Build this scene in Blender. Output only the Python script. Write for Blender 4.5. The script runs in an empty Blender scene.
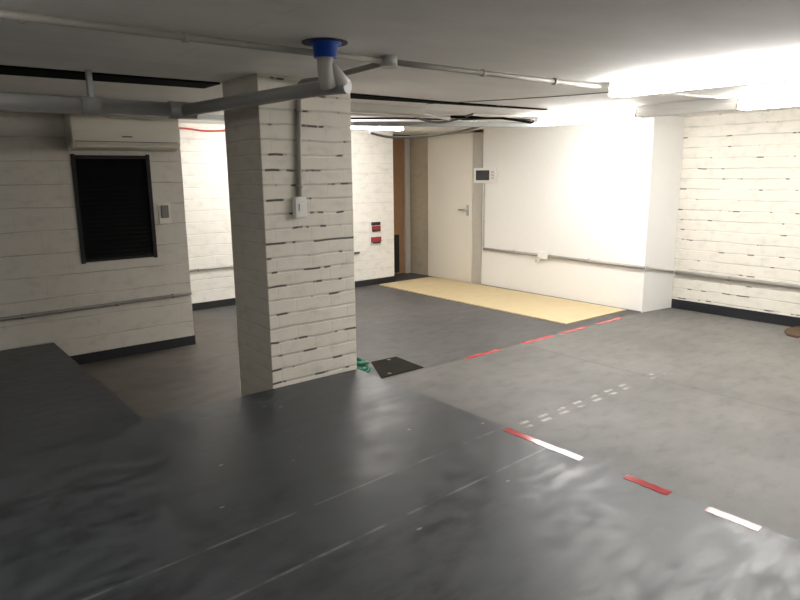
import bpy, bmesh, math, random
from mathutils import Vector, Matrix
random.seed(7)
S = bpy.context.scene
C = S.collection
PI = math.pi
ZL, ZC = -0.25, 2.15            # lower floor level, ceiling level (raised floor is z = 0)

# ------------------------------------------------------------------ materials
def newmat(name):
    m = bpy.data.materials.new(name); m.use_nodes = True
    nt = m.node_tree
    return m, nt, nt.nodes['Principled BSDF']

def plain(name, col, rough=0.5, metal=0.0, var=0.06, spec=0.5):
    m, nt, b = newmat(name)
    n = nt.nodes.new('ShaderNodeTexNoise'); n.inputs['Scale'].default_value = 9; n.inputs['Detail'].default_value = 4
    g = nt.nodes.new('ShaderNodeNewGeometry'); nt.links.new(g.outputs['Position'], n.inputs['Vector'])
    r = nt.nodes.new('ShaderNodeMix'); r.data_type = 'RGBA'
    r.inputs[6].default_value = tuple(c * (1 - var) for c in col) + (1,)
    r.inputs[7].default_value = tuple(min(1, c * (1 + var)) for c in col) + (1,)
    nt.links.new(n.outputs['Fac'], r.inputs[0]); nt.links.new(r.outputs[2], b.inputs['Base Color'])
    b.inputs['Roughness'].default_value = rough; b.inputs['Metallic'].default_value = metal
    b.inputs['Specular IOR Level'].default_value = spec
    return m

def emit(name, col, strength):
    m, nt, b = newmat(name)
    b.inputs['Base Color'].default_value = (.8, .8, .8, 1)
    b.inputs['Emission Color'].default_value = col + (1,)
    b.inputs['Emission Strength'].default_value = strength
    return m

class NT:
    """tiny helper for math-node graphs"""
    def __init__(s, nt): s.nt = nt
    def lk(s, a, b): s.nt.links.new(a, b)
    def math(s, op, a, b=None, c=None, clamp=False):
        n = s.nt.nodes.new('ShaderNodeMath'); n.operation = op; n.use_clamp = clamp
        for i, v in enumerate((a, b, c)):
            if v is None: continue
            if isinstance(v, (int, float)): n.inputs[i].default_value = v
            else: s.lk(v, n.inputs[i])
        return n.outputs[0]
    def step(s, v, lo, hi):
        n = s.nt.nodes.new('ShaderNodeMapRange'); n.interpolation_type = 'SMOOTHSTEP'
        s.lk(v, n.inputs[0]); n.inputs[1].default_value = lo; n.inputs[2].default_value = hi
        return n.outputs[0]
    def pos(s):
        g = s.nt.nodes.new('ShaderNodeNewGeometry'); x = s.nt.nodes.new('ShaderNodeSeparateXYZ')
        s.lk(g.outputs['Position'], x.inputs[0]); return x.outputs
    def vec(s, x, y, z=0.0):
        n = s.nt.nodes.new('ShaderNodeCombineXYZ')
        for i, v in enumerate((x, y, z)):
            if isinstance(v, (int, float)): n.inputs[i].default_value = v
            else: s.lk(v, n.inputs[i])
        return n.outputs[0]
    def noise(s, v, scale, detail=3, rough=.55):
        n = s.nt.nodes.new('ShaderNodeTexNoise'); s.lk(v, n.inputs['Vector'])
        n.inputs['Scale'].default_value = scale; n.inputs['Detail'].default_value = detail; n.inputs['Roughness'].default_value = rough
        return n.outputs['Fac']
    def mix(s, f, a, b):
        n = s.nt.nodes.new('ShaderNodeMix'); n.data_type = 'RGBA'
        if isinstance(f, (int, float)): n.inputs[0].default_value = f
        else: s.lk(f, n.inputs[0])
        for i, v in ((6, a), (7, b)):
            if isinstance(v, tuple): n.inputs[i].default_value = v + (1,)
            else: s.lk(v, n.inputs[i])
        return n.outputs[2]
    def bump(s, h, bsdf, strength, dist=.01):
        n = s.nt.nodes.new('ShaderNodeBump'); n.inputs['Strength'].default_value = strength; n.inputs['Distance'].default_value = dist
        s.lk(h, n.inputs['Height']); s.lk(n.outputs[0], bsdf.inputs['Normal'])

def block_mat(name, paint, row, length, marks=.6, line=.3, z0=0.0, joint=.006, dark=(.07, .058, .045)):
    """white painted blockwork: courses, recessed joints and dark open gaps along them"""
    m, nt, b = newmat(name); k = NT(nt)
    X, Y, Z = k.pos()
    u = k.math('ADD', X, Y); z = k.math('ADD', Z, 10.0 * row - z0)
    wob = k.math('MULTIPLY', k.math('SUBTRACT', k.noise(k.vec(u, z), 3.0, 2), .5), .03)
    zz = k.math('ADD', z, wob)
    q = k.math('DIVIDE', zz, row)
    fr = k.math('FRACT', q); rid = k.math('FLOOR', q)
    d = k.math('MULTIPLY', k.math('MINIMUM', fr, k.math('SUBTRACT', 1.0, fr)), row)       # metres from a bed joint
    hj = k.math('SUBTRACT', 1.0, k.step(d, joint * .35, joint * 1.25))
    jid = k.math('ROUND', q)
    off = k.math('MULTIPLY', k.math('MODULO', rid, 2.0), .5)
    fu = k.math('FRACT', k.math('ADD', k.math('DIVIDE', u, length), off))
    du = k.math('MULTIPLY', k.math('MINIMUM', fu, k.math('SUBTRACT', 1.0, fu)), length)
    vj = k.math('SUBTRACT', 1.0, k.step(du, joint * .3, joint * 1.2))
    n1 = k.noise(k.vec(k.math('MULTIPLY', u, 6.0), k.math('MULTIPLY', jid, 5.37)), 1.0, 2)
    gap = k.math('MULTIPLY', k.step(n1, marks, marks + .05), hj)
    n2 = k.noise(k.vec(k.math('MULTIPLY', u, 2.0), k.math('MULTIPLY', jid, 3.1)), 1.0, 3)
    faint = k.math('MULTIPLY', hj, k.math('MULTIPLY', k.step(n2, .38, .62), line))
    faint = k.math('MAXIMUM', faint, k.math('MULTIPLY', vj, line * .12))
    blot = k.step(k.noise(k.vec(k.math('MULTIPLY', u, 1.0), k.math('MULTIPLY', z, 1.6)), 7.0, 5), .45, .85)
    base = k.mix(blot, paint, tuple(c * .80 for c in paint))
    col = k.mix(faint, base, tuple(c * .33 for c in paint))
    col = k.mix(gap, col, dark)
    k.lk(col, b.inputs['Base Color'])
    b.inputs['Roughness'].default_value = .62
    h = k.math('SUBTRACT', k.math('MULTIPLY', k.noise(k.vec(u, z), 22.0, 4), .25), k.math('MAXIMUM', hj, k.math('MULTIPLY', vj, .12)))
    k.bump(h, b, .45, .008)
    return m

def floor_lower_mat():
    m, nt, b = newmat('grey_concrete_floor'); k = NT(nt)
    X, Y, Z = k.pos(); p = k.vec(X, Y)
    n = k.step(k.noise(p, .9, 5, .6), .3, .7)
    nf = k.noise(k.vec(k.math('MULTIPLY', X, 5.0), k.math('MULTIPLY', Y, 9.0)), 1.0, 5, .65)
    bay = k.step(k.math('ADD', Y, k.math('MULTIPLY', k.math('SUBTRACT', nf, .5), .05)), 4.17, 4.25)   # two separately painted bays
    bay_r = k.math('SUBTRACT', 1.0, bay)
    brown = k.math('SUBTRACT', 1.0, k.step(X, 2.6, 3.4))
    right = k.mix(n, (.104, .099, .091), (.146, .140, .130))
    back = k.mix(n, (.052, .051, .050), (.085, .082, .079))
    brn = k.mix(n, (.062, .053, .043), (.10, .087, .072))
    col = k.mix(bay, right, k.mix(brown, back, brn))
    col = k.mix(k.math('MULTIPLY', k.step(nf, .48, .72), .45), col, k.mix(.6, col, (.05, .042, .032)))
    edge_dark = k.math('MULTIPLY', k.math('SUBTRACT', 1.0, k.step(k.math('ADD', X, k.math('MULTIPLY', k.math('SUBTRACT', k.noise(p, 1.6, 4), .5), 1.6)), 2.9, 3.9)), bay_r)  # right bay gets darker towards the raised floor edge
    col = k.mix(k.math('MULTIPLY', edge_dark, .5), col, (.045, .045, .044))
    # joints between the poured bays
    def joint(c, at, w, wob=.012):
        d = k.math('ABSOLUTE', k.math('SUBTRACT', k.math('ADD', c, k.math('MULTIPLY', k.math('SUBTRACT', k.noise(p, 3.0), .5), wob)), at))
        return k.math('SUBTRACT', 1.0, k.step(d, w * .4, w))
    j = k.math('MAXIMUM', k.math('MULTIPLY', joint(X, 5.02, .03), .3), k.math('MULTIPLY', joint(Y, 4.24, .03), .5))
    col = k.mix(j, col, (.05, .047, .043))
    # two rows of worn pale paint dabs
    def dabs(y0, ph):
        a = k.math('SUBTRACT', 1.0, k.step(k.math('ABSOLUTE', k.math('SUBTRACT', Y, y0)), .010, .022))
        s = k.step(k.math('SINE', k.math('ADD', k.math('MULTIPLY', X, 30.0), ph)), -.2, .4)
        w = k.math('MULTIPLY', k.step(X, 3.30, 3.42), k.math('SUBTRACT', 1.0, k.step(X, 4.55, 4.85)))
        w2 = k.math('MULTIPLY', k.step(X, 4.95, 5.0), k.math('SUBTRACT', 1.0, k.step(X, 5.2, 5.25)))
        wear = k.step(k.noise(k.vec(X, Y), 9.0, 3), .36, .56)
        return k.math('MULTIPLY', k.math('MULTIPLY', a, s), k.math('MULTIPLY', k.math('MAXIMUM', w, w2), wear))
    dd = k.math('MAXIMUM', dabs(2.79, 0.4), dabs(2.725, 1.6))
    col = k.mix(k.math('MULTIPLY', dd, .6), col, (.42, .41, .38))
    k.lk(col, b.inputs['Base Color'])
    k.lk(k.math('ADD', .42, k.math('MULTIPLY', nf, .25)), b.inputs['Roughness'])
    k.bump(nf, b, .12, .004)
    return m

def floor_upper_mat():
    m, nt, b = newmat('dark_painted_floor'); k = NT(nt)
    X, Y, Z = k.pos(); p = k.vec(X, Y)
    warp = k.noise(p, 1.1, 2)
    pw = k.vec(k.math('ADD', k.math('MULTIPLY', X, 1.3), k.math('MULTIPLY', warp, 1.6)), k.math('ADD', k.math('MULTIPLY', Y, 2.4), warp))
    swirl = k.noise(pw, 1.3, 4, .55)
    n = k.step(swirl, .35, .68)
    fine = k.step(k.noise(k.vec(k.math('MULTIPLY', X, 2.6), k.math('MULTIPLY', Y, 6.0)), 2.2, 4, .65), .33, .7)
    col = k.mix(n, (.015, .018, .021), (.040, .045, .050))
    col = k.mix(k.math('MULTIPLY', fine, .7), col, (.064, .070, .075))
    def ln(y0, slope, w, op):
        d = k.math('ABSOLUTE', k.math('SUBTRACT', k.math('SUBTRACT', Y, k.math('MULTIPLY', X, slope)), y0))
        a = k.math('SUBTRACT', 1.0, k.step(d, w * .3, w))
        wear = k.step(k.noise(k.vec(k.math('MULTIPLY', X, 2.5), Y), 2.2, 3), .36, .62)
        return k.math('MULTIPLY', k.math('MULTIPLY', a, wear), op)
    li = k.math('MAXIMUM', ln(2.31, .041, .010, .38), ln(1.955, .043, .012, .45))
    col = k.mix(li, col, (.26, .27, .27))
    # scattered chips through the paint
    v = nt.nodes.new('ShaderNodeTexVoronoi'); v.inputs['Scale'].default_value = 4.0
    k.lk(k.vec(X, k.math('MULTIPLY', Y, 2.2)), v.inputs['Vector'])
    chip = k.math('SUBTRACT', 1.0, k.step(v.outputs['Distance'], .045, .075))
    sel = k.step(k.noise(p, 2.1, 1), .54, .60)
    col = k.mix(k.math('MULTIPLY', k.math('MULTIPLY', chip, sel), .7), col, (.30, .30, .29))
    k.lk(col, b.inputs['Base Color'])
    r = k.math('ADD', .30, k.math('ADD', k.math('MULTIPLY', k.step(swirl, .3, .7), .09), k.math('MULTIPLY', fine, .16)))
    k.lk(r, b.inputs['Roughness'])
    k.bump(swirl, b, .06, .01)
    return m

def ceiling_mat():
    m, nt, b = newmat('painted_concrete_ceiling'); k = NT(nt)
    X, Y, Z = k.pos()
    n = k.step(k.noise(k.vec(X, k.math('MULTIPLY', Y, 2.0)), 1.4, 5), .3, .75)
    f = k.noise(k.vec(k.math('MULTIPLY', X, 2.0), k.math('MULTIPLY', Y, 9.0)), 1.0, 5, .7)
    col = k.mix(n, (.87, .855, .83), (.79, .775, .75))
    d = k.math('ABSOLUTE', k.math('SUBTRACT', k.math('ADD', X, k.math('MULTIPLY', k.math('SUBTRACT', f, .5), .02)), 1.41))
    seam = k.math('MULTIPLY', k.math('SUBTRACT', 1.0, k.step(d, .006, .016)), k.step(k.noise(k.vec(X, Y), 4.0), .42, .6))
    col = k.mix(k.math('MULTIPLY', seam, .5), col, (.72, .71, .68))
    k.lk(col, b.inputs['Base Color']); b.inputs['Roughness'].default_value = .7
    k.bump(f, b, .25, .006)
    return m

M = {
 'pillar': block_mat('pillar_blockwork', (.70, .66, .57), .100, .29, marks=.535, line=.42, z0=.03, joint=.009),
 'pillar_side': block_mat('pillar_rendered_side', (.66, .62, .54), .100, .29, marks=.72, line=.16, z0=.03, joint=.006),
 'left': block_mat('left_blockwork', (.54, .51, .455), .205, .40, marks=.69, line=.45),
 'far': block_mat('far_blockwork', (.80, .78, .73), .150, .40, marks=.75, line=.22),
 'brick': block_mat('right_blockwork', (.68, .645, .565), .125, .30, marks=.595, line=.42, z0=.02, joint=.008),
 'passage': block_mat('passage_blockwork_shaded', (.40, .35, .26), .36, .60, marks=.9, line=-.8),  # shade of the recessed passage is put into this darker wall colour
 'smooth': plain('smooth_white_wall', (.80, .785, .755), .55, var=.02),
 'plain_wall': plain('plain_painted_wall', (.55, .53, .48), .7),
 'ceiling': ceiling_mat(), 'floor': floor_lower_mat(), 'upper': floor_upper_mat(),
 'black_paint': plain('black_skirting_paint', (.012, .012, .015), .45),
 'void': plain('black_rubber', (.002, .002, .002), .9, spec=.05),
 'white_plastic': plain('white_plastic', (.78, .77, .73), .35, var=.02),
 'ac_plastic': plain('aged_white_plastic', (.62, .59, .51), .4, var=.02),
 'grey_plastic': plain('grey_plastic', (.42, .42, .41), .45),
 'pvc': plain('grey_pvc', (.36, .36, .35), .38, var=.08),
 'pvc_white': plain('pale_pvc', (.62, .61, .57), .4),
 'blue': plain('blue_plastic', (.010, .075, .48), .35, var=.05),
 'steel': plain('galvanised_steel', (.40, .41, .40), .38, metal=.6, var=.12),
 'conduit': plain('painted_conduit', (.33, .31, .28), .45, var=.1),
 'conduit_pale': plain('pale_conduit', (.55, .53, .49), .4, var=.08),
 'conduit_dark': plain('dark_conduit', (.14, .13, .12), .5, var=.1),
 'dark_metal': plain('dark_metal', (.035, .033, .03), .5, metal=.4, var=.25),
 'drain': plain('dark_brown_iron', (.016, .013, .010), .85, var=.3, spec=.1),
 'glass_black': plain('black_louvre', (.004, .004, .005), .35, var=.2, spec=.3),
 'frame_dark': plain('dark_frame', (.022, .021, .02), .6, spec=.2),
 'black_plastic': plain('black_plastic', (.012, .012, .013), .35),
 'screen': plain('black_screen', (.010, .013, .012), .12),
 'door_white': plain('off_white_door_paint', (.70, .66, .58), .45, var=.02),
 'jamb': plain('grey_jamb_paint', (.44, .41, .36), .5),
 'timber': plain('brown_timber', (.30, .165, .085), .5, var=.15),
 'grey_post': plain('grey_post_paint', (.42, .39, .34), .5),
 'mat': None,
 'red_tape': plain('red_tape', (.40, .032, .042), .13, var=.15),
 'red': plain('red_plastic', (.26, .02, .025), .4),
 'red_cable': plain('red_cable', (.50, .09, .07), .5),
 'green': plain('green_hose', (.02, .16, .09), .45, var=.2),
 'rust': plain('brown_scrap', (.075, .042, .02), .8, var=.4),
 'chrome': plain('brushed_handle', (.45, .43, .40), .3, metal=.9),
 'lamp': emit('lit_diffuser', (1.0, .98, .95), 25.0),
 'lamp_far': emit('lit_diffuser_warm', (1.0, .96, .91), 29.0),
 'lamp_bright': emit('lit_diffuser_bright', (1.0, .98, .95), 36.0),
 'lamp_dim': emit('lit_diffuser_dim', (1.0, .97, .93), 15.0),
 'lamp_added_rear': emit('added_diffuser_rear', (1.0, .98, .95), 48.0),
 'unlit': plain('unlit_diffuser', (.78, .76, .72), .4, var=.02),
}
def mat_rug():
    m, nt, b = newmat('beige_matting'); k = NT(nt)
    X, Y, Z = k.pos()
    w = k.math('MULTIPLY', k.math('SINE', k.math('MULTIPLY', X, 260.0)), k.math('SINE', k.math('MULTIPLY', Y, 260.0)))
    n = k.noise(k.vec(X, Y), 6.0, 4)
    k.lk(k.mix(n, (.45, .36, .21), (.54, .44, .27)), b.inputs['Base Color'])
    b.inputs['Roughness'].default_value = .85; k.bump(w, b, .2, .002)
    return m
M['mat'] = mat_rug()

# ------------------------------------------------------------------ mesh helpers
def box(bm, x0, x1, y0, y1, z0, z1, bev=0.0):
    vs = [bm.verts.new((x, y, z)) for x in (x0, x1) for y in (y0, y1) for z in (z0, z1)]
    fs = [(0, 1, 3, 2), (4, 6, 7, 5), (0, 4, 5, 1), (2, 3, 7, 6), (0, 2, 6, 4), (1, 5, 7, 3)]
    faces = [bm.faces.new([vs[i] for i in f]) for f in fs]
    if bev:
        es = list({e for f in faces for e in f.edges})
        bmesh.ops.bevel(bm, geom=es, offset=bev, segments=2, affect='EDGES', profile=.6)

def prism(bm, pts, z0, z1):
    a = [bm.verts.new((x, y, z0)) for x, y in pts]; b = [bm.verts.new((x, y, z1)) for x, y in pts]
    n = len(pts); bm.faces.new(a[::-1]); bm.faces.new(b)
    for i in range(n): bm.faces.new((a[i], a[(i + 1) % n], b[(i + 1) % n], b[i]))

def tube(bm, pts, r, seg=12, cap=True):
    pts = [Vector(p) for p in pts]; rings = []; up = None
    for i, p in enumerate(pts):
        t = (pts[min(i + 1, len(pts) - 1)] - pts[max(i - 1, 0)]).normalized()
        if up is None:
            up = Vector((0, 0, 1)) if abs(t.z) < .9 else Vector((0, 1, 0))
        s = t.cross(up)
        if s.length < 1e-4: up = Vector((1, 0, 0)); s = t.cross(up)
        s.normalize(); up = s.cross(t).normalized()
        rr = r[i] if isinstance(r, (list, tuple)) else r
        rings.append([bm.verts.new(p + rr * (math.cos(a) * s + math.sin(a) * up)) for a in (2 * PI * j / seg for j in range(seg))])
    for a, b in zip(rings, rings[1:]):
        for j in range(seg):
            f = bm.faces.new((a[j], a[(j + 1) % seg], b[(j + 1) % seg], b[j])); f.smooth = True
    if cap: bm.faces.new(rings[0][::-1]); bm.faces.new(rings[-1])

def bend(pts, rad=.05, n=6):
    """round the corners of a polyline"""
    P = [Vector(p) for p in pts]; out = [P[0]]
    for a, b, c in zip(P, P[1:], P[2:]):
        r1 = min(rad, (a - b).length * .45); r2 = min(rad, (c - b).length * .45)
        s = b + (a - b).normalized() * r1; e = b + (c - b).normalized() * r2
        for i in range(n + 1):
            t = i / n; out.append((1 - t) ** 2 * s + 2 * t * (1 - t) * b + t * t * e)
    out.append(P[-1]); return out

def curve(pts, n=8):
    """Catmull-Rom through the points"""
    P = [Vector(p) for p in pts]; P = [2 * P[0] - P[1]] + P + [2 * P[-1] - P[-2]]; out = []
    for i in range(1, len(P) - 2):
        p0, p1, p2, p3 = P[i - 1:i + 3]
        for j in range(n):
            t = j / n
            out.append(.5 * (2 * p1 + (p2 - p0) * t + (2 * p0 - 5 * p1 + 4 * p2 - p3) * t * t + (3 * p1 - p0 - 3 * p2 + p3) * t ** 3))
    out.append(P[-2]); return out

def obj(name, bm, mat, parent=None, mats=None):
    bmesh.ops.recalc_face_normals(bm, faces=bm.faces)
    me = bpy.data.meshes.new(name); bm.to_mesh(me); bm.free()
    for mm in (mats or [mat]): me.materials.append(mm)
    o = bpy.data.objects.new(name, me); C.objects.link(o)
    if parent:
        o.parent = parent; o.matrix_parent_inverse = Matrix.Translation(parent.location).inverted()
    return o

def ob(name, mat, fn, parent=None):
    bm = bmesh.new(); fn(bm); return obj(name, bm, mat, parent)

def thing(name, label, cat, loc, group=None):
    o = bpy.data.objects.new(name, None); C.objects.link(o); o.location = loc; o.empty_display_size = .1
    return tag(o, label, cat, group)

def tag(o, label, cat, group=None):
    o['label'] = label; o['category'] = cat; o['kind'] = 'thing'
    if group: o['group'] = group
    return o

def struct(name, mat, fn, label=None, cat=None, parent=None):
    o = ob(name, mat, fn, parent)
    if not parent: o['kind'] = 'structure'
    if label: o['label'] = label
    if cat: o['category'] = cat
    return o

# ------------------------------------------------------------------ room shell
XS, XB, YC = 7.33, 7.89, 4.115        # smooth wall, block wall, the corner between them
YL, XL, YF = 6.48, 2.45, 8.15         # left wall front face and its end, far wall
struct('floor', M['floor'], lambda b: box(b, -4, 8.3, -4, 9.6, ZL - .15, ZL), 'grey concrete floor of the lower level', 'floor')
def raised(b):
    prism(b, [(-4, -4), (2.78, -4), (2.78, 3.965), (1.13, 3.965), (1.13, YL - .002), (-4, YL - .002)], ZL, 0)
    es = [e for e in b.edges if all(v.co.z > -.01 for v in e.verts)]
    bmesh.ops.bevel(b, geom=es, offset=.006, segments=2, affect='EDGES')
struct('floor_raised', M['upper'], raised, 'dark grey glossy raised floor in front of the pillar', 'floor')
# ceiling with an open black joint slot left and right of the pillar
struct('ceiling', M['ceiling'], lambda b: box(b, -4, 8.3, -4, 9.6, ZC, ZC + .15), 'grey painted concrete ceiling slab', 'ceiling')
struct('trim_1', M['void'], lambda b: prism(b, [(-4, 4.66), (2.03, 4.51), (2.03, 4.80), (-4, 5.12)], ZC - .012, ZC + .01), 'black joint strip in the ceiling left of the pillar', 'ceiling joint')
struct('trim_2', M['void'], lambda b: prism(b, [(2.80, 4.47), (4.2, 4.50), (5.6, 4.42), (5.6, 4.47), (4.2, 4.62), (2.80, 4.78)], ZC - .012, ZC + .01), 'black joint strip tapering right of the pillar', 'ceiling joint')

WY0, WY1, WZ0, WZ1 = 1.445, 2.125, .722, 1.685     # black window opening on the left wall
def wall_left(b):
    box(b, -4, WY0, YL, YF, ZL, ZC); box(b, WY1, XL, YL, YF, ZL, ZC)
    box(b, WY0, WY1, YL, YF, ZL, WZ0); box(b, WY0, WY1, YL, YF, WZ1, ZC); box(b, WY0, WY1, YL + .2, YF, WZ0, WZ1)
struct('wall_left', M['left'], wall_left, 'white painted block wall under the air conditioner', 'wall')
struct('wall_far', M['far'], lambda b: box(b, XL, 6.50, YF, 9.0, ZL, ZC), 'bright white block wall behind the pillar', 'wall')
def wall_smooth(b): prism(b, [(XS, 4.20), (XB, YC), (8.2, YC), (8.2, 8.24), (XS, 8.24)], ZL, ZC)
struct('wall_right', M['smooth'], wall_smooth, 'smooth white wall beside the white door', 'wall')
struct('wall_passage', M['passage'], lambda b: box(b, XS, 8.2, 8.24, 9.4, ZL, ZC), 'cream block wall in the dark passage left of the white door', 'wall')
struct('wall_passage_end', M['plain_wall'], lambda b: box(b, 6.5, XS, 9.0, 9.2, ZL, ZC), 'dark end wall of the passage', 'wall')
struct('wall_brick', M['brick'], lambda b: box(b, XB, 8.2, -4, YC, ZL, ZC), 'cream painted block wall right of the smooth wall', 'wall')
struct('wall_near', M['plain_wall'], lambda b: box(b, -4, 8.2, -4.2, -4, ZL, ZC))
struct('wall_near_left', M['plain_wall'], lambda b: box(b, -4.2, -4, -4.2, YF, ZL, ZC))

PX0, PX1, PY0, PY1 = 2.044, 2.781, 3.972, 4.515
pl = struct('pillar', M['pillar'], lambda b: box(b, PX0, PX1, PY0, PY1, ZL, ZC, .006), 'square white painted brick pillar in the middle of the garage', 'pillar')

pl.data.materials.append(M['pillar_side'])
for fc in pl.data.polygons:
    if fc.normal.x < -.9: fc.material_index = 1

# skirtings
struct('baseboard_left', M['black_paint'], lambda b: box(b, 1.135, XL + .004, YL - .012, YL, ZL, ZL + .095))
struct('baseboard_far', M['black_paint'], lambda b: box(b, XL, 6.502, YF - .012, YF, ZL, ZL + .095))
struct('baseboard_brick', M['black_paint'], lambda b: box(b, XB - .012, XB, -4, YC - .01, ZL, ZL + .12))
struct('trim_3', M['conduit_dark'], lambda b: box(b, XS - .006, XS, 4.21, 6.97, ZL, ZL + .012))

# ------------------------------------------------------------------ window with black louvre blind
w = struct('window_1', M['frame_dark'], lambda b: (
    box(b, WY0 - .01, WY0 + .025, YL - .012, YL + .05, WZ0 - .02, WZ1 + .02), box(b, WY1 - .025, WY1 + .01, YL - .012, YL + .05, WZ0 - .02, WZ1 + .02),
    box(b, WY0 + .025, WY1 - .025, YL - .012, YL + .05, WZ0 - .01, WZ0 + .012), box(b, WY0 + .025, WY1 - .025, YL - .012, YL + .05, WZ1 - .02, WZ1 + .01)),
    'black louvred window under the air conditioner', 'window')
def slats(b):
    n = 22
    for i in range(n):
        z = WZ0 + .02 + (WZ1 - WZ0 - .05) * i / n
        h = (WZ1 - WZ0 - .05) / n
        vs = [b.verts.new(p) for p in ((WY0 + .025, YL + .00, z), (WY1 - .025, YL + .00, z), (WY1 - .025, YL + .03, z + h * 1.15), (WY0 + .025, YL + .03, z + h * 1.15),
                                      (WY0 + .025, YL + .004, z - .004), (WY1 - .025, YL + .004, z - .004), (WY1 - .025, YL + .034, z + h * 1.15 - .004), (WY0 + .025, YL + .034, z + h * 1.15 - .004))]
        for f in ((0, 1, 2, 3), (7, 6, 5, 4), (0, 4, 5, 1), (1, 5, 6, 2), (2, 6, 7, 3), (3, 7, 4, 0)): b.faces.new([vs[i] for i in f])
    box(b, WY0 + .025, WY1 - .025, YL + .045, YL + .06, WZ0, WZ1)
ob('louver', M['glass_black'], slats, w)

# ------------------------------------------------------------------ doors
d = struct('door_1', M['door_white'], lambda b: box(b, XS - .035, XS + .01, 7.17, 8.21, ZL + .012, 2.10, .003), 'off white flush door in the smooth wall', 'door')
ob('door_frame', M['jamb'], lambda b: (box(b, XS - .02, XS + .001, 6.975, 7.165, ZL, 2.14), box(b, XS - .02, XS + .001, 6.975, 8.24, 2.105, 2.14)), d)
ob('door_handle', M['chrome'], lambda b: (tube(b, [(XS - .035, 7.26, .93), (XS - .085, 7.26, .93)], .012, 10), tube(b, bend([(XS - .085, 7.255, .93), (XS - .085, 7.42, .925)]), .011, 10),
    box(b, XS - .043, XS - .034, 7.235, 7.285, .83, 1.0, .003)), d)
d2 = struct('door_2', M['timber'], lambda b: box(b, 6.52, 7.20, 8.74, 8.79, ZL + .01, 2.10, .003), 'brown timber door leaf at the end of the passage', 'door')
ob('door_post', M['grey_post'], lambda b: box(b, 7.205, 7.315, 8.70, 8.86, ZL, 2.13), d2)
ob('door_head', M['frame_dark'], lambda b: box(b, 6.505, XS - .005, 8.71, 8.82, 2.10, ZC), d2)
ob('kick_plate', M['frame_dark'], lambda b: box(b, 6.52, 7.08, 8.73, 8.742, ZL + .03, .45, .002), d2)

# ------------------------------------------------------------------ air conditioner
ac = thing('air_conditioner', 'white split air conditioner mounted above the black window', 'air conditioner', (1.90, YL - .1, 1.735))
def acbody(b):
    prof = [(0, 1.745), (-.05, 1.735), (-.17, 1.755), (-.205, 1.80), (-.215, 1.90), (-.205, 2.02), (-.19, 2.045), (0, 2.045)]
    x0, x1 = 1.41, 2.38
    A = [b.verts.new((x0, YL + y, z)) for y, z in prof]; B = [b.verts.new((x1, YL + y, z)) for y, z in prof]
    b.faces.new(A); b.faces.new(B[::-1])
    for i in range(len(prof)): b.faces.new((A[i], A[(i + 1) % len(prof)], B[(i + 1) % len(prof)], B[i]))
    bmesh.ops.bevel(b, geom=[e for e in b.edges if abs(e.verts[0].co.x - e.verts[1].co.x) < .01], offset=.012, segments=2, affect='EDGES')
ob('body', M['ac_plastic'], acbody, ac)
ob('air_flap', M['ac_plastic'], lambda b: prism(b, [(1.45, YL - .209), (2.34, YL - .209), (2.34, YL - .165), (1.45, YL - .165)], 1.768, 1.778), ac)
ob('outlet_slot', M['conduit_dark'], lambda b: box(b, 1.44, 2.35, YL - .2115, YL - .2, 1.806, 1.813), ac)
ob('badge', M['conduit_dark'], lambda b: box(b, 1.84, 1.93, YL - .2165, YL - .21, 1.85, 1.862), ac)
ob('intake_grille', M['conduit_dark'], lambda b: [box(b, 1.44, 2.28, YL - .17 + i * .03, YL - .155 + i * .03, 2.040, 2.052) for i in range(5)], ac)

kp = thing('wall_switch', 'grey switch plate on the left wall beside the black window', 'switch', (2.24, YL, 1.14))
ob('plate', M['ac_plastic'], lambda b: box(b, 2.18, 2.30, YL - .012, YL, 1.03, 1.235, .004), kp)
ob('rocker', M['conduit_dark'], lambda b: box(b, 2.205, 2.275, YL - .03, YL - .01, 1.09, 1.215, .004), kp)

# ------------------------------------------------------------------ conduits on the walls
def conduit(name, label, pts, r, mat, clips=(), rad=.06, cat='conduit'):
    o = ob(name, mat, lambda b: tube(b, bend(pts, rad), r))
    tag(o, label, cat)
    for c in clips:                      # saddle clips
        cc = Vector(c[0]); dr = c[1]
        ob('clip', mat, lambda b: tube(b, [cc - Vector(dr) * .012, cc + Vector(dr) * .012], r * 1.35), o)
    return o
X_, Y_, Z_ = (1, 0, 0), (0, 1, 0), (0, 0, 1)
conduit('wall_conduit', 'horizontal grey conduit low on the left wall below the black window', [(-3.9, YL - .026, .24), (XL - .01, YL - .026, .30)], .016, M['conduit_dark'],
        [((.9, YL - .02, .282), X_), ((1.7, YL - .02, .290), X_), ((2.25, YL - .02, .297), X_)])
conduit('wall_conduit', 'thin conduit low on the bright wall strip left of the pillar', [(XL + .02, YF - .02, .285), (4.6, YF - .02, .285)], .014, M['conduit'], [((3.2, YF - .02, .285), X_)])
conduit('wall_conduit', 'short dark pipe stub sticking out right of the pillar on the far wall', [(5.0, YF - .03, .295), (5.78, YF - .03, .295)], .018, M['conduit_dark'], [((5.6, YF - .03, .295), X_)])
conduit('wall_conduit', 'horizontal conduit on the smooth white wall between intercom drop and white junction box', [(XS - .026, 6.91, .335), (XS - .026, 5.832, .3335)], .019, M['conduit'], [((XS - .026, 6.3, .334), Y_)])
conduit('wall_conduit', 'long conduit on the smooth white wall from white junction box to the corner', [(XS - .026, 5.658, .333), (XS - .026, 4.19, .325)], .019, M['conduit'], [((XS - .026, 5.0, .331), Y_)])
conduit('wall_conduit', 'short sloping conduit rounding the corner between smooth wall and block wall', [(XS - .015, 4.165, .325), (XB - .06, YC - .022, .229)], .017, M['conduit'])
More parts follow.
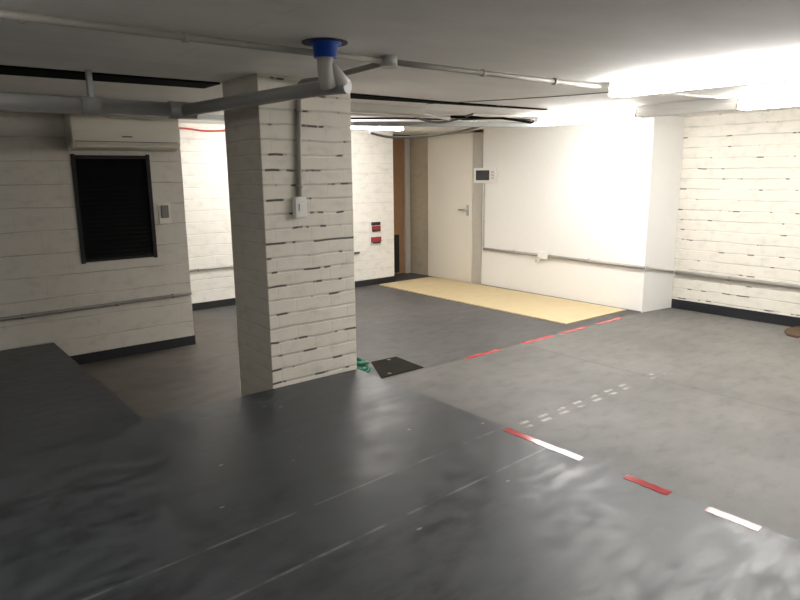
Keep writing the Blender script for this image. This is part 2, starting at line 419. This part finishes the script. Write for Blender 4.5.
conduit('wall_conduit', 'conduit low on the cream block wall at the right', [(XB - .034, YC - .045, .228), (XB - .034, -3.9, .20)], .023, M['conduit'],
        [((XB - .034, 3.4, .2235), Y_), ((XB - .034, 2.3, .219), Y_)])
conduit('wall_conduit', 'thin pale vertical conduit dropping from the intercom', [(XS - .014, 6.93, 1.34), (XS - .014, 6.93, .36)], .011, M['conduit_pale'], [((XS - .014, 6.93, .76), Z_)])
jb = thing('junction_box', 'small white junction box on the smooth wall conduit', 'junction box', (XS, 5.74, .33))
ob('box_body', M['white_plastic'], lambda b: box(b, XS - .055, XS - .002, 5.66, 5.83, .285, .385, .008), jb)
ob('outlet_spout', M['conduit_pale'], lambda b: tube(b, [(XS - .04, 5.80, .30), (XS - .05, 5.86, .235)], .018), jb)

ic = thing('intercom_panel', 'white video intercom with black screen beside the white door', 'intercom', (XS, 6.92, 1.46))
ob('bezel', M['white_plastic'], lambda b: box(b, XS - .035, XS, 6.68, 7.14, 1.345, 1.57, .008), ic)
ob('screen', M['screen'], lambda b: box(b, XS - .038, XS - .03, 6.81, 7.09, 1.385, 1.535, .003), ic)
ob('button_strip', M['conduit_pale'], lambda b: [box(b, XS - .039, XS - .032, 6.715, 6.775, z, z + .03, .003) for z in (1.40, 1.445, 1.49)], ic)

fs = thing('fire_sign', 'small red and white fire panel on the far wall right of the pillar', 'sign', (6.1, YF, .57))
ob('back_plate', M['white_plastic'], lambda b: box(b, 6.01, 6.24, YF - .008, YF, .385, .765, .002), fs)
ob('red_unit', M['red'], lambda b: box(b, 6.05, 6.21, YF - .03, YF - .006, .60, .69, .004), fs)
ob('red_unit', M['red'], lambda b: box(b, 6.03, 6.22, YF - .03, YF - .006, .43, .515, .004), fs)
ob('dark_cap', M['dark_metal'], lambda b: box(b, 6.04, 6.21, YF - .028, YF - .006, .70, .75, .004), fs)
for z in (.605, .415): ob('dark_label', M['dark_metal'], lambda b: box(b, 6.05, 6.20, YF - .033, YF - .028, z, z + .025), fs)

# ------------------------------------------------------------------ ceiling services
zc = ZC - .03
conduit('ceiling_conduit', 'long grey ceiling conduit passing the blue collar and ending at the round box', [(-3.9, 3.03, zc), (1.6, 3.01, zc), (2.308, 2.985, zc)], .017, M['conduit'],
        [((x, y, zc), X_) for x, y in ((.55, 3.023), (1.2, 3.016), (1.95, 2.998))], .3)
conduit('ceiling_conduit', 'grey ceiling conduit from the round box to the nearest lit batten', [(2.414, 2.983, zc), (2.9, 2.97, zc), (4.32, 2.93, zc)], .017, M['conduit'],
        [((x, y, zc), X_) for x, y in ((3.1, 2.965), (3.8, 2.945))], .3)
jb2 = thing('junction_box', 'small pale round junction box on the ceiling conduit right of the blue collar', 'junction box', (2.36, 2.985, ZC))
ob('box_body', M['pvc_white'], lambda b: tube(b, [(2.36, 2.985, ZC), (2.36, 2.985, ZC - .055)], .048, 20), jb2)
ob('lid', M['pvc_white'], lambda b: tube(b, [(2.36, 2.985, ZC - .055), (2.36, 2.985, ZC - .062)], .052, 20), jb2)
conduit('ceiling_conduit', 'grey conduit branching from the round ceiling box to the pillar', [(2.365, 3.04, zc), (2.42, 3.80, zc), (2.34, 3.955, zc), (2.336, 3.955, 2.0)], .017, M['conduit'], [], .1)
conduit('pillar_conduit', 'vertical grey conduit on the pillar above the white switch', [(2.336, PY0 - .018, 2.0), (2.312, PY0 - .018, 1.35)], .019, M['conduit'],
        [((2.334, PY0 - .018, 1.93), Z_), ((2.315, PY0 - .018, 1.42), Z_)])
sw = thing('isolator_switch', 'white switch box on the front of the pillar', 'switch', (2.31, PY0, 1.28))
ob('box_body', M['white_plastic'], lambda b: box(b, 2.262, 2.352, PY0 - .05, PY0, 1.205, 1.345, .006), sw)
ob('rocker', M['white_plastic'], lambda b: box(b, 2.29, 2.325, PY0 - .058, PY0 - .048, 1.25, 1.30, .003), sw)

dp = thing('drain_pipe', 'thick grey drain pipe hung under the ceiling with a blue collar', 'pipe', (1.86, 2.87, 1.94))
ob('collar', M['blue'], lambda b: tube(b, [(1.86, 2.87, ZC), (1.86, 2.87, ZC - .012), (1.86, 2.87, ZC - .014), (1.86, 2.87, ZC - .075)], [.085, .085, .062, .058], 24), dp)
ob('flange_ring', M['dark_metal'], lambda b: tube(b, [(1.86, 2.87, ZC + .001), (1.86, 2.87, ZC - .005)], .115, 28), dp)
ob('drop_pipe', M['pvc_white'], lambda b: tube(b, bend([(1.86, 2.87, ZC - .07), (1.86, 2.87, 1.99), (1.885, 2.885, 1.94)], .05), .042, 20), dp)
ob('elbow', M['pvc_white'], lambda b: tube(b, [(1.875, 2.868, 2.045), (1.955, 2.84, 1.95)], .034, 18), dp)
ob('branch_pipe', M['pvc'], lambda b: tube(b, bend([(1.965, 2.83, 1.945), (1.90, 2.99, 1.945), (1.72, 4.42, 1.935)], .1), .040, 20), dp)
ob('main_pipe', M['pvc'], lambda b: tube(b, bend([(-3.9, 4.52, 1.95), (1.78, 4.44, 1.935)], .1), .048, 20), dp)
ob('coupling', M['pvc'], lambda b: tube(b, [(1.08, 4.45, 1.937), (1.20, 4.448, 1.937)], .056, 20), dp)
ob('tee', M['pvc'], lambda b: tube(b, [(1.62, 4.442, 1.935), (1.80, 4.44, 1.935)], .056, 20), dp)
ob('hanger', M['steel'], lambda b: box(b, 1.125, 1.155, 4.43, 4.47, 1.98, ZC), dp)

# cable tray (long channel with two side rails)
def tray(b):
    P = [(-3.9, 6.02), (4.15, 5.92), (6.10, 4.92)]
    w = .055
    for (xa, ya), (xb, yb) in zip(P, P[1:]):
        dx, dy = xb - xa, yb - ya; L = math.hypot(dx, dy); nx, ny = -dy / L * w, dx / L * w
        prism(b, [(xa + nx, ya + ny), (xa - nx, ya - ny), (xb - nx, yb - ny), (xb + nx, yb + ny)], 2.012, 2.018)
        for s in (1, -1):
            ox, oy = nx * s, ny * s; ix, iy = ox * .93, oy * .93
            prism(b, [(xa + ox, ya + oy), (xa + ix, ya + iy), (xb + ix, yb + iy), (xb + ox, yb + oy)], 2.018, 2.06)
tr = ob('cable_tray', M['steel'], tray); tag(tr, 'grey metal cable tray passing behind the pillar to the lights', 'cable tray')
for x, y in ((1.0, 5.97), (3.6, 5.927), (5.4, 5.28)):
    ob('hanger', M['steel'], lambda b: box(b, x - .01, x + .01, y - .01, y + .01, 2.012, ZC), tr)
tag(ob('duct', M['grey_post'], lambda b: box(b, 2.6, 4.45, 5.05, 5.22, 2.082, ZC, .004)), 'grey flat duct under the ceiling just right of the pillar', 'duct')
conduit('ceiling_conduit', 'thin pale conduit above the cable tray right of the pillar', [(2.6, 5.45, 2.08), (4.2, 5.40, 2.085), (4.9, 5.35, 2.11), (6.0, 4.7, 2.12)], .013, M['conduit_pale'], [], .3)
def cable(label, pts, r, mat, name='hanging_cable'):
    return tag(ob(name, mat, lambda b: tube(b, curve(pts), r, 8)), label, 'cable')
cable('black cable drooping from the ceiling joint into the far light', [(5.0, 5.25, 2.10), (5.45, 5.05, 2.10), (5.75, 4.95, 2.075), (5.96, 4.92, 2.06), (6.08, 5.0, 2.085)], .014, M['void'])
cable('thin black cable lying along the top of the cable tray', [(3.9, 6.0, 2.085), (4.6, 5.60, 2.092), (5.1, 5.38, 2.085), (5.6, 5.12, 2.10), (6.0, 4.92, 2.09)], .010, M['black_plastic'])
cable('grey cable looping under the tray above the white door', [(4.9, 6.6, 2.0), (5.2, 6.55, 1.955), (5.7, 6.5, 1.97), (5.95, 6.0, 2.03), (6.1, 5.7, 2.11)], .016, M['conduit_dark'])
cable('dark cable hanging in a loop beside the cable tray right of the pillar', [(4.55, 5.45, 2.13), (4.75, 5.42, 2.07), (4.95, 5.36, 2.05), (5.1, 5.25, 2.08), (5.2, 5.1, 2.13)], .013, M['conduit_dark'])
cable('pale cable running from the duct down to the cable tray', [(4.4, 5.15, 2.12), (4.7, 5.25, 2.10), (5.0, 5.30, 2.075), (5.25, 5.32, 2.072)], .011, M['conduit_pale'])
cable('red cable sagging across the bright wall strip left of the pillar', [(2.5, YF - .03, 2.06), (3.1, YF - .03, 2.085), (3.4, YF - .03, 2.06), (3.75, YF - .03, 2.075), (4.3, YF - .03, 2.09)], .012, M['red_cable'], 'red_cable')
cable('thin dark cable along the ceiling beside the nearest lit batten', [(4.2, 4.75, ZC - .003), (4.45, 4.3, ZC - .003), (4.64, 3.92, ZC - .003), (4.80, 3.5, ZC - .003), (4.9, 3.1, ZC - .003)], .003, M['conduit_dark'])

# fluorescent battens
def batten(label, x, y0, y1, lampmat, w=.075, zb=2.035, along='y', group='fluorescent battens'):
    o = thing('fluorescent_light', label, 'light', (x, (y0 + y1) / 2, ZC), group)
    f = (lambda b, a0, a1, c0, c1, z0, z1, bv=0: box(b, c0, c1, a0, a1, z0, z1, bv)) if along == 'y' else (lambda b, a0, a1, c0, c1, z0, z1, bv=0: box(b, a0, a1, c0, c1, z0, z1, bv))
    if along == 'x': o.location = ((y0 + y1) / 2, x, ZC)
    ob('housing', M['white_plastic'], lambda b: f(b, y0, y1, x - w * .8, x + w * .8, zb + .062, ZC), o)
    ob('diffuser', lampmat, lambda b: f(b, y0 + .012, y1 - .012, x - w, x + w, zb, zb + .062, .015), o)
    for a in (y0, y1 - .012):
        ob('end_cap', M['white_plastic'], lambda b: f(b, a, a + .012, x - w, x + w, zb, zb + .066), o)
    return o
batten('lit fluorescent batten nearest the camera, cut by the frame edge', 4.40, 1.38, 2.86, M['lamp'], zb=2.045)
batten('lit fluorescent batten close to the smooth white wall', 6.2, 3.72, 4.97, M['lamp_bright'])
batten('unlit white batten between two lit fluorescent lights', 6.2, 2.73, 3.71, M['unlit'])
batten('lit fluorescent batten in front of the cream block wall', 6.2, 1.47, 2.72, M['lamp_bright'])
batten('lit batten behind the pillar near the far wall', 6.95, 3.35, 5.7, M['lamp_far'], w=.05, zb=2.072, along='x')
batten('added unseen lit batten behind the camera, in line with the nearest light', 4.40, -1.9, -.4, M['lamp_added_rear'], zb=2.045)  # added out of view to brighten the ceiling, pillar front and foreground
batten('lit batten on the ceiling just beyond the upper left corner of the view', 2.35, -1.1, .12, M['lamp_dim'], zb=2.06, along='x')
conduit('ceiling_conduit', 'thin pale conduit joining the near light row to the unlit batten', [(4.44, 2.75, ZC - .012), (5.2, 2.95, ZC - .012), (6.12, 2.80, ZC - .012)], .010, M['conduit_pale'], [], .1)

# ------------------------------------------------------------------ things on the floor
tag(ob('floor_mat', M['mat'], lambda b: (prism(b, [(6.08, 4.42), (7.30, 4.40), (7.28, 8.08), (6.11, 8.06)], ZL, ZL + .012))), 'large beige floor mat along the smooth white wall', 'mat')
dr = thing('drain_cover', 'dark metal drain cover in the floor right of the pillar', 'drain cover', (3.5, 4.47, ZL))
ob('cover_plate', M['drain'], lambda b: prism(b, [(3.23, 4.25), (3.715, 4.245), (3.745, 4.685), (3.455, 4.70)], ZL, ZL + .006), dr)
for hx, hy in ((3.36, 4.30), (3.62, 4.64)): ob('lift_eye', M['black_plastic'], lambda b: tube(b, [(hx, hy, ZL + .006), (hx, hy, ZL + .009)], .018, 14), dr)

gh = thing('garden_hose', 'green hose bundle at the right foot of the pillar', 'hose', (3.12, 4.5, ZL))
def coil(b):
    pts = []
    for i in range(150):
        a = i * .30; t = i / 149; rr = .082 - .03 * t + .016 * math.sin(i * .37)
        pts.append((3.14 + rr * math.cos(a) * 1.25 + .02 * math.sin(i * .11), 4.50 + rr * math.sin(a), ZL + .02 + .10 * t + .012 * math.sin(a * 2.3)))
    tube(b, pts, .017, 8)
ob('coil', M['green'], coil, gh)
ob('tail', M['dark_metal'], lambda b: tube(b, curve([(3.05, 4.50, ZL + .12), (2.98, 4.49, ZL + .22), (2.88, 4.47, ZL + .36), (2.81, 4.45, ZL + .52)]), .015, 8), gh)

def tape(label, x0, x1, y0, y1, z, grp):
    def f(b):
        n = 8; al = abs(x1 - x0) > abs(y1 - y0); top = []
        lo, hi = [], []
        for i in range(n + 1):
            t = i / n; j = random.uniform(-.004, .004)
            if al: lo.append((x0 + (x1 - x0) * t, y0 + j)); hi.append((x0 + (x1 - x0) * t, y1 + j))
            else: lo.append((x0 + j, y0 + (y1 - y0) * t)); hi.append((x1 + j, y0 + (y1 - y0) * t))
        prism(b, lo + hi[::-1], z, z + .0018)
    o = ob('floor_tape', M['red_tape'], f); return tag(o, label, 'tape', grp)
g1, g2 = 'red tape dashes on the lower floor', 'red tape dashes along the raised floor edge'
for lb, a, c in (('red tape dash nearest the drain cover', 4.22, 4.70), ('second red tape dash from the drain cover', 5.05, 5.53),
                 ('third red tape dash from the drain cover, by the beige mat corner', 5.68, 6.16), ('red tape dash between the beige mat and the smooth wall corner', 6.38, 6.87)):
    tape(lb, a, c, 4.175, 4.235, ZL, g1)
for lb, a, c in (('red tape strip with white glare on the raised floor edge, nearest the pillar', 2.39, 1.86), ('plain red tape strip on the raised floor edge, middle of three', 1.60, 1.37),
                 ('red tape strip with white glare on the raised floor edge, farthest from the pillar', 1.19, .965)):
    tape(lb, 2.715, 2.768, a, c, 0.0, g2)

def scrap(b):
    pts = [(7.38, 2.44), (7.50, 2.36), (7.70, 2.34), (7.86, 2.36), (7.87, 2.62), (7.72, 2.66), (7.55, 2.63), (7.42, 2.56)]
    prism(b, pts, ZL, ZL + .02)
    r = bmesh.ops.subdivide_edges(b, edges=b.edges[:], cuts=3, use_grid_fill=True)
    for v in b.verts:
        if v.co.z > ZL + .01: v.co.z += random.uniform(-.006, .006)
tag(ob('scrap_sheet', M['rust'], scrap), 'small rumpled brown scrap on the floor against the black skirting', 'scrap')

# ------------------------------------------------------------------ world, camera
wd = bpy.data.worlds.new('world'); S.world = wd; wd.use_nodes = True
wd.node_tree.nodes['Background'].inputs[0].default_value = (.5, .5, .5, 1)
wd.node_tree.nodes['Background'].inputs[1].default_value = .0

yaw, pit, rol = 0.889111, 0.195113, -0.010416
f = Vector((math.cos(pit) * math.cos(yaw), math.cos(pit) * math.sin(yaw), -math.sin(pit)))
r = f.cross(Vector((0, 0, 1))).normalized(); u = r.cross(f)
c, s = math.cos(rol), math.sin(rol)
rr, uu = c * r + s * u, -s * r + c * u
cam = bpy.data.cameras.new('camera'); cam.sensor_width = 36; cam.sensor_fit = 'HORIZONTAL'; cam.lens = 640 / 800 * 36; cam.clip_start = .05
co = bpy.data.objects.new('camera', cam); C.objects.link(co)
m4 = Matrix((rr, uu, -f)).transposed().to_4x4(); m4.translation = Vector((0, 0, 1.5)); co.matrix_world = m4
S.camera = co

vs = S.view_settings
vs.view_transform = 'Standard'; vs.look = 'None'; vs.gamma = 1; vs.use_curve_mapping = False
vs.exposure = 1.0
S.cycles.use_denoising = True
S.cycles.max_bounces = 8; S.cycles.diffuse_bounces = 6
